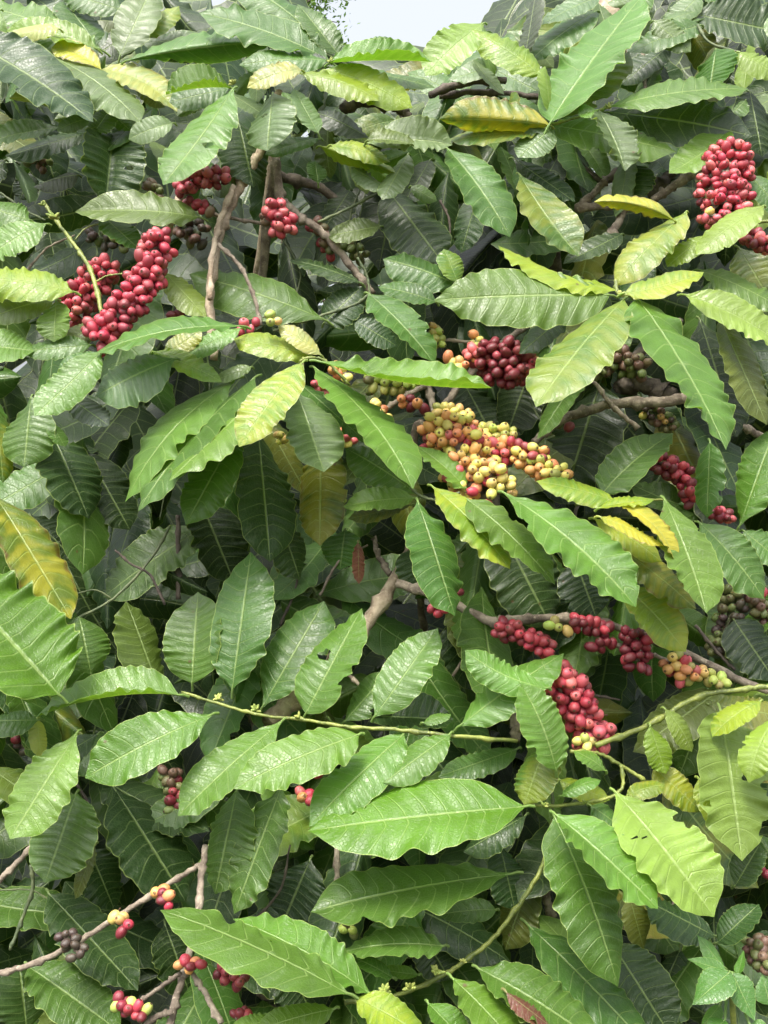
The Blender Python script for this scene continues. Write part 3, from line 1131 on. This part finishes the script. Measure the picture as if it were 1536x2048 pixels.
# ---------------------------------------------------------------- cherries
def cherry_mesh(elong, seed):
    rr = random.Random(seed)
    bm = bmesh.new()
    bmesh.ops.create_uvsphere(bm, u_segments=16, v_segments=12, radius=1.0)
    for v in bm.verts:
        z = v.co.z
        k = 1 - .10 * max(0, z) ** 2 + .03 * math.sin(3 * math.atan2(v.co.y, v.co.x) + seed)
        v.co.x *= k
        v.co.y *= k * (1 - .06)
        v.co.z *= elong
        if z > .93:
            v.co.z -= .10
        if z < -.95:
            v.co.z += .06
    for f in bm.faces:
        f.smooth = True
        f.material_index = 0
    # calyx: a small ragged crown at the free end, and the stalk at the other
    n = 9
    top = elong * .93
    ring = []
    for k, (rad, zz) in enumerate(((.20, top - .05), (.24, top + .05), (.17, top + .09), (.09, top - .02), (0.01, top - .05))):
        ring.append([bm.verts.new((math.cos(a * 6.283 / n) * rad * rr.uniform(.85, 1.15), math.sin(a * 6.283 / n) * rad * rr.uniform(.85, 1.15), zz)) for a in range(n)])
    for a, b in zip(ring[:-1], ring[1:]):
        for i in range(n):
            f = bm.faces.new((a[i], a[(i + 1) % n], b[(i + 1) % n], b[i]))
            f.material_index = 1
    sr = []
    for rad, zz in ((.13, -elong * .93), (.10, -elong * 1.1), (.12, -elong * 1.35)):
        sr.append([bm.verts.new((math.cos(a * 6.283 / 6) * rad, math.sin(a * 6.283 / 6) * rad, zz)) for a in range(6)])
    for a, b in zip(sr[:-1], sr[1:]):
        for i in range(6):
            f = bm.faces.new((b[i], b[(i + 1) % 6], a[(i + 1) % 6], a[i]))
            f.material_index = 1
    me = bpy.data.meshes.new('cherry')
    bm.to_mesh(me)
    bm.free()
    me.materials.append(M_CHERRY)
    me.materials.append(M_CALYX)
    return me


CH = [cherry_mesh(e, i) for i, e in enumerate((1.14, 1.22, 1.3, 1.4, 1.18, 1.26))]
PAL = {'r': (.36, .026, .052), 'R': (.15, .006, .022), 'p': (.52, .10, .115), 'o': (.62, .26, .10), 'y': (.60, .45, .13),
       'g': (.36, .38, .09), 'G': (.12, .135, .045), 'k': (.045, .033, .028), 'D': (.26, .032, .05), 'n': (.15, .085, .06)}


def cluster(pts, rad, n, dia, mix, z=0, key=None, label=None):
    """cherries crowded round a piece of twig; pts are spots of the photograph, rad and dia in its pixels"""
    x, y = pts[0][:2]
    key = key or which(x, y)
    s = SHRUBS[key]
    line = smooth_line([P(p[0], p[1], depth(p[0], p[1]) - z / 100) for p in pts], 8) if len(pts) > 1 else np.array([P(x, y, depth(x, y) - z / 100)] * 2)
    sc = K * (depth(x, y) - z / 100)
    rc = dia / 2 * sc * .85
    Rw = max(rad * sc * .84 - rc * .9, rc * .6)
    rr = random.Random(int(x * 3 + y))
    T = norm(np.gradient(line, axis=0)) if len(pts) > 1 else np.array([[1., 0, 0]] * 2)
    # the node: twig with stubby stalks
    Vs, Fs, o = [], [], 0
    ln = line if len(pts) > 1 else np.array([line[0] + np.array([-.3 * Rw, 0, 0]), line[0], line[0] + np.array([.3 * Rw, 0, 0])])
    core = max(.0022, Rw - rc * 1.2)
    tv, tf = tube_arrays(ln, np.full(len(ln), min(core, .018)) * (1 + .25 * np.sin(np.arange(len(ln)) * 1.9)), 8)
    Vs.append(tv)
    Fs.append(tf)
    root = child(key, 'cherry_cluster', np.concatenate(Vs), np.concatenate(Fs), [M_TWIGD if 'g' in mix or 'G' in mix else M_WOOD])
    if label:
        root['label'] = label
    got = []
    tries = 0
    layer = 0
    while len(got) < n and tries < 5000:
        tries += 1
        t = rr.random() * (len(line) - 1)
        i0 = min(int(t), len(line) - 2)
        c = line[i0] * (1 - (t - i0)) + line[i0 + 1] * (t - i0)
        tt = T[i0]
        v = norm(c - CAM)
        a = norm(np.cross(tt, v)) if np.linalg.norm(np.cross(tt, v)) > 1e-3 else np.array([1., 0, 0])
        b = norm(np.cross(a, tt))
        if b @ v > 0:
            b = -b
        th = rr.uniform(-2.3, 2.3)
        dr = b * math.cos(th) + a * math.sin(th)
        ee = rr.uniform(-.5, .5)
        if t < .8:
            ee -= .9 * rr.random()
        if t > len(line) - 1.8:
            ee += .9 * rr.random()
        if len(pts) == 1:
            dr = norm(np.array([rr.uniform(-1, 1), rr.uniform(-1, .4), rr.uniform(-1, 1)]))
            ee = 0
        dr = norm(dr + tt * ee)
        rho = Rw * rr.uniform(.80, 1.08) * (1 + .22 * math.sin(t * 1.7 + x) + .12 * math.sin(3 * th + t)) * (1 if tries < 3000 else rr.uniform(.5, 1))
        p = c + dr * rho
        sep = 1.5 if tries < 2500 else 1.28
        if any(np.linalg.norm(p - g) < sep * rc for g in got):
            continue
        got.append(p)
        o = bpy.data.objects.new('cherry', rr.choice(CH))
        COL.objects.link(o)
        o.parent = root
        o.location = p - s['loc']
        ax = Vector(norm(dr + np.array([rr.gauss(0, .45), rr.gauss(0, .45) - .05, rr.gauss(0, .45) - .1])))
        qt = ax.to_track_quat('Z', 'Y')
        o.rotation_mode = 'QUATERNION'
        o.rotation_quaternion = qt
        k = rc * rr.uniform(.74, 1.0)
        o.scale = (k, k, k)
        m = rr.choice(mix)
        cc = PAL[m]
        j = rr.uniform(.75, 1.25)
        o.color = (min(1, cc[0] * j), min(1, cc[1] * j * rr.uniform(.8, 1.3)), min(1, cc[2] * j), 1)


# upper left
cluster([(318, 474), (300, 540), (272, 588), (238, 632), (200, 672)], 42, 110, 28, 'rrrDDp', 5)
cluster([(212, 538), (168, 588), (144, 622)], 42, 52, 26, 'rrDDp', 0)
cluster([(362, 374), (400, 356), (446, 352)], 28, 26, 26, 'rDDR', 4)
cluster([(372, 402), (420, 418)], 14, 7, 24, 'rDn', 1)
cluster([(310, 430)], 8, 1, 24, 'r', 4)
cluster([(552, 418), (570, 456)], 34, 26, 27, 'rrrDp', 1)
cluster([(630, 452), (668, 500)], 26, 14, 25, 'rDGn', -4)
cluster([(536, 424), (530, 450)], 14, 4, 25, 'Gn', -1)
cluster([(352, 628)], 10, 2, 26, 'R', -1)
cluster([(480, 656), (512, 650)], 18, 8, 26, 'rp', 4)
cluster([(536, 632), (548, 646)], 12, 4, 24, 'yg', 8, key='C')
cluster([(40, 300), (90, 330)], 24, 12, 22, 'Gn', -5)
cluster([(300, 372), (318, 390)], 20, 9, 23, 'Gn', -5)
cluster([(360, 450), (400, 470)], 32, 16, 24, 'Gnk', -6)
cluster([(180, 470), (250, 490)], 26, 14, 22, 'GGk', -8)
cluster([(700, 490), (720, 510)], 24, 9, 24, 'GG', -6)
# upper right
cluster([(1458, 326), (1444, 366), (1450, 420)], 56, 125, 24, 'rrpprpDp', 4)
cluster([(1404, 352), (1410, 400)], 18, 10, 24, 'nGR', 4)
cluster([(1414, 430), (1470, 436)], 18, 10, 25, 'oyp', 6)
cluster([(1502, 474), (1530, 490)], 28, 16, 26, 'rRDp', 5)
cluster([(1180, 742), (1230, 716), (1280, 738)], 34, 38, 26, 'GGGn', -5)
cluster([(1216, 690), (1250, 716)], 22, 10, 24, 'GGn', -5)
cluster([(1300, 820), (1340, 850)], 26, 22, 20, 'Gnyk', -6)
cluster([(1134, 858)], 16, 4, 26, 'R', 0)
cluster([(1110, 832), (1124, 846)], 16, 4, 22, 'G', -4)
cluster([(1316, 924), (1366, 950)], 32, 24, 28, 'RRRr', 0)
cluster([(1376, 972), (1384, 1000)], 26, 16, 27, 'rRr', 1)
cluster([(1432, 1024), (1456, 1034)], 22, 12, 24, 'rRp', 0)
# middle
cluster([(866, 660), (878, 690)], 22, 14, 24, 'gyg', -2)
cluster([(950, 668), (954, 690)], 20, 10, 25, 'gyo', -2)
cluster([(944, 704), (966, 722)], 24, 14, 26, 'opp', 1)
cluster([(980, 716), (1034, 738)], 50, 60, 27, 'RRRRD', 0)
cluster([(1060, 716), (1068, 750)], 26, 18, 26, 'oypr', 0)
cluster([(896, 718), (934, 736)], 16, 8, 26, 'yyo', 1)
cluster([(664, 734), (700, 752)], 18, 11, 26, 'opy', 0)
cluster([(630, 768), (650, 780)], 14, 5, 22, 'op', -1)
cluster([(742, 766), (800, 772), (830, 760)], 26, 20, 26, 'gGg', -3)
cluster([(804, 798), (848, 814)], 20, 7, 27, 'rooR', 0)
cluster([(752, 804), (770, 836)], 16, 7, 24, 'yyo', 0)
cluster([(880, 822), (944, 836)], 24, 20, 26, 'yyg', 2)
cluster([(892, 862), (926, 900), (940, 944), (976, 984)], 64, 150, 27, 'yyoyopyyoyyopyr', 4)
cluster([(900, 866), (950, 884)], 20, 7, 27, 'rpop', 6)
cluster([(964, 862), (1020, 874)], 26, 24, 27, 'gyg', 2)
cluster([(1000, 900), (1074, 916)], 34, 44, 26, 'ooypoyDr', 3)
cluster([(1072, 930), (1120, 956)], 34, 34, 26, 'yygo', 3)
cluster([(682, 862), (700, 884)], 22, 12, 26, 'opyp', 0)
cluster([(556, 864), (566, 880)], 10, 4, 22, 'yo', 1)
cluster([(868, 1212), (888, 1222)], 16, 5, 26, 'rD', 2)
cluster([(910, 1186)], 10, 2, 26, 'R', 2)
cluster([(1006, 1258), (1050, 1272), (1090, 1296)], 30, 36, 28, 'rrDR', 2)
cluster([(1106, 1248), (1128, 1258)], 14, 4, 28, 'yg', 2)
cluster([(1150, 1244), (1210, 1262)], 26, 20, 29, 'RRr', 2)
cluster([(1186, 1296), (1220, 1284)], 20, 10, 28, 'RR', 2)
cluster([(1270, 1278), (1276, 1322)], 36, 32, 28, 'RRRr', 3)
cluster([(1342, 1324), (1376, 1350)], 34, 26, 28, 'pygor', 3)
cluster([(1400, 1348), (1446, 1366)], 24, 16, 28, 'gyg', 3)
cluster([(1466, 1190), (1456, 1250), (1440, 1300)], 36, 40, 26, 'GGk', -5)
cluster([(1510, 1200), (1530, 1230)], 26, 14, 24, 'Gn', -4)
cluster([(1524, 1180)], 12, 2, 26, 'r', -1)
cluster([(250, 1190), (246, 1200)], 14, 4, 24, 'R', -6)
cluster([(272, 1100), (280, 1112)], 12, 4, 22, 'R', -7)
# lower
cluster([(1112, 1358), (1140, 1392), (1166, 1434), (1190, 1476)], 50, 86, 32, 'rrrpprD', 5)
cluster([(1160, 1478), (1180, 1490)], 16, 5, 28, 'gyo', 7)
cluster([(340, 1546), (350, 1600), (345, 1650)], 28, 30, 28, 'GnRDG', -5)
cluster([(600, 1590), (628, 1600)], 16, 5, 28, 'por', -4)
cluster([(630, 1545)], 8, 2, 26, 'r', -4)
cluster([(690, 1850), (708, 1864)], 16, 6, 27, 'gG', -1)
cluster([(236, 1834), (250, 1862)], 24, 7, 30, 'rRry', 8)
cluster([(322, 1784), (340, 1802)], 22, 6, 28, 'rRo', 8)
cluster([(362, 1926), (398, 1932)], 22, 9, 29, 'rrRo', 9)
cluster([(446, 1944), (482, 1962)], 24, 14, 27, 'RD', 6)
cluster([(240, 2008), (284, 2026)], 26, 13, 30, 'RrRg', 9)
cluster([(470, 2036), (498, 2024)], 14, 5, 26, 'Rr', 7)
cluster([(130, 1872), (160, 1910)], 28, 10, 25, 'k', 8, label='cluster of dried black cherries')
cluster([(1506, 1884), (1530, 1930)], 34, 26, 26, 'Gn', -2)
cluster([(1528, 1742)], 14, 3, 28, 'R', 0)
cluster([(30, 1480), (60, 1500)], 20, 8, 26, 'Rk', -8)

# ---------------------------------------------------------------- the mass of inner leaves of each shrub
for key, s in SHRUBS.items():
    if not s['foliage']:
        continue
    o, Vs, Fs, Us, Cs = 0, [], [], [], []
    for V, F, U, C in s['foliage']:
        Vs.append(V - s['loc'])
        Fs.append(F + o)
        Us.append(U)
        Cs.append(C)
        o += len(V)
    ob = link('foliage', np_mesh('foliage', np.concatenate(Vs), np.concatenate(Fs), [M_LEAF], uv=np.concatenate(Us), col=np.concatenate(Cs)), s['root'])
    ob['kind'] = 'stuff'

# ---------------------------------------------------------------- the weed at the lower right
def weed():
    bx, by = 1455, 1945
    d = depth(bx, by) - .05
    base = P(bx + 20, by, d + .03)
    base[2] = 0
    r = bpy.data.objects.new('weed_plant', None)
    COL.objects.link(r)
    r.location = base
    tag(r, 'fresh light green weed with toothed pointed leaves at the bottom right corner', 'weed')
    st = smooth_line([np.array([0, 0, 0.]), np.array([.02, .01, .5]), P(1470, 2100, d + .02) - base, P(bx, by, d) - base], 10)
    V, F = tube_arrays(st, np.linspace(.005, .0022, len(st)), 8)
    link('stem', np_mesh('stem', V, F, [M_TWIG]), r)
    for (fx, fy, tx, ty, wu, wd, z) in ((1448, 1935, 1394, 1870, 16, 20, 7), (1452, 1942, 1374, 1918, 16, 12, 8), (1460, 1944, 1384, 2010, 32, 34, 9),
                                        (1464, 1946, 1510, 2042, 28, 22, 8), (1476, 1950, 1488, 1900, 12, 9, 6), (1476, 1952, 1490, 2000, 10, 8, 6),
                                        (1540, 2010, 1524, 1950, 22, 22, 7), (1450, 2040, 1412, 2075, 20, 20, 7), (1500, 2050, 1545, 2080, 20, 20, 7), (1440, 2010, 1400, 2060, 16, 16, 5)):
        d0 = depth(fx, fy) - z / 100
        V, F, U, C = leaf_arrays((fx, fy, d0), (tx, ty, d0 + (fy - ty) * K * .5), wu, wd, tint='w', NU=40, NH=5, ruffle=.3, stem=P(1456, 1946, d), arch=.03, ovate=True)
        link('leaf', np_mesh('leaf', V - base, F, [M_LEAF], uv=U, col=C), r)


weed()


# ---------------------------------------------------------------- a far tree seen in the sky gap
def far_tree(x, d, h, name, label):
    rr = random.Random(5)
    r = bpy.data.objects.new(name, None)
    COL.objects.link(r)
    loc = np.array([(x - 768) * K * d, d, 0.])
    r.location = loc
    tag(r, label, 'tree')
    V, F = tube_arrays(smooth_line([np.array([0, 0, -.2]), np.array([.1, 0, h * .4]), np.array([-.05, .1, h])], 10), np.linspace(.22, .03, 21), 10)
    V1 = [V]
    F1 = [F]
    o = len(V)
    LV, LF, LU, LC = [], [], [], []
    lo = 0
    for k in range(64):
        hz = h * rr.uniform(.35, 1.0)
        a = rr.uniform(0, 6.28)
        L = (h * 1.05 - hz) * .30 + .5
        e = np.array([math.cos(a) * L, math.sin(a) * L, hz + L * .25])
        ln = smooth_line([np.array([0, 0, hz]), e * .5 + np.array([0, 0, hz * .5 + .1]), e], 5)
        tv, tf = tube_arrays(ln, np.linspace(.03, .006, len(ln)), 5)
        V1.append(tv)
        F1.append(tf + o)
        o += len(tv)
        for j in range(110):
            t = rr.uniform(.25, 1.05)
            c = np.array([0, 0, hz]) * (1 - t) + e * t + np.array([rr.gauss(0, .16), rr.gauss(0, .16), rr.gauss(0, .12)])
            dx = norm(np.array([rr.gauss(0, 1), rr.gauss(0, 1), rr.gauss(0, .6)]))
            dy = norm(np.cross(dx, np.array([rr.gauss(0, 1), rr.gauss(0, 1), 1.])))
            s = rr.uniform(.028, .06)
            LV.append(np.array([c - dx * s, c + dy * s * .45, c + dx * s, c - dy * s * .45]))
            LF.append([lo, lo + 1, lo + 2, lo + 3])
            lo += 4
    link('trunk', np_mesh('trunk', np.concatenate(V1), np.concatenate(F1), [M_WOODD]), r)
    LV = np.concatenate(LV)
    col = np.tile(np.array(TINT['m']), (len(LV), 1))
    link('crown', np_mesh('crown', LV, LF, [M_LEAF], smooth=False, uv=np.tile([.5, .3], (len(LV), 1)), col=col), r)


far_tree(572, 17.0, 9.6, 'shade_tree', 'distant dark tree whose feathery top shows in the sky gap above the shrubs')
print('objects', len(bpy.data.objects), {k: s['leaves'] for k, s in SHRUBS.items()}, {k: len(s['foliage']) for k, s in SHRUBS.items()})
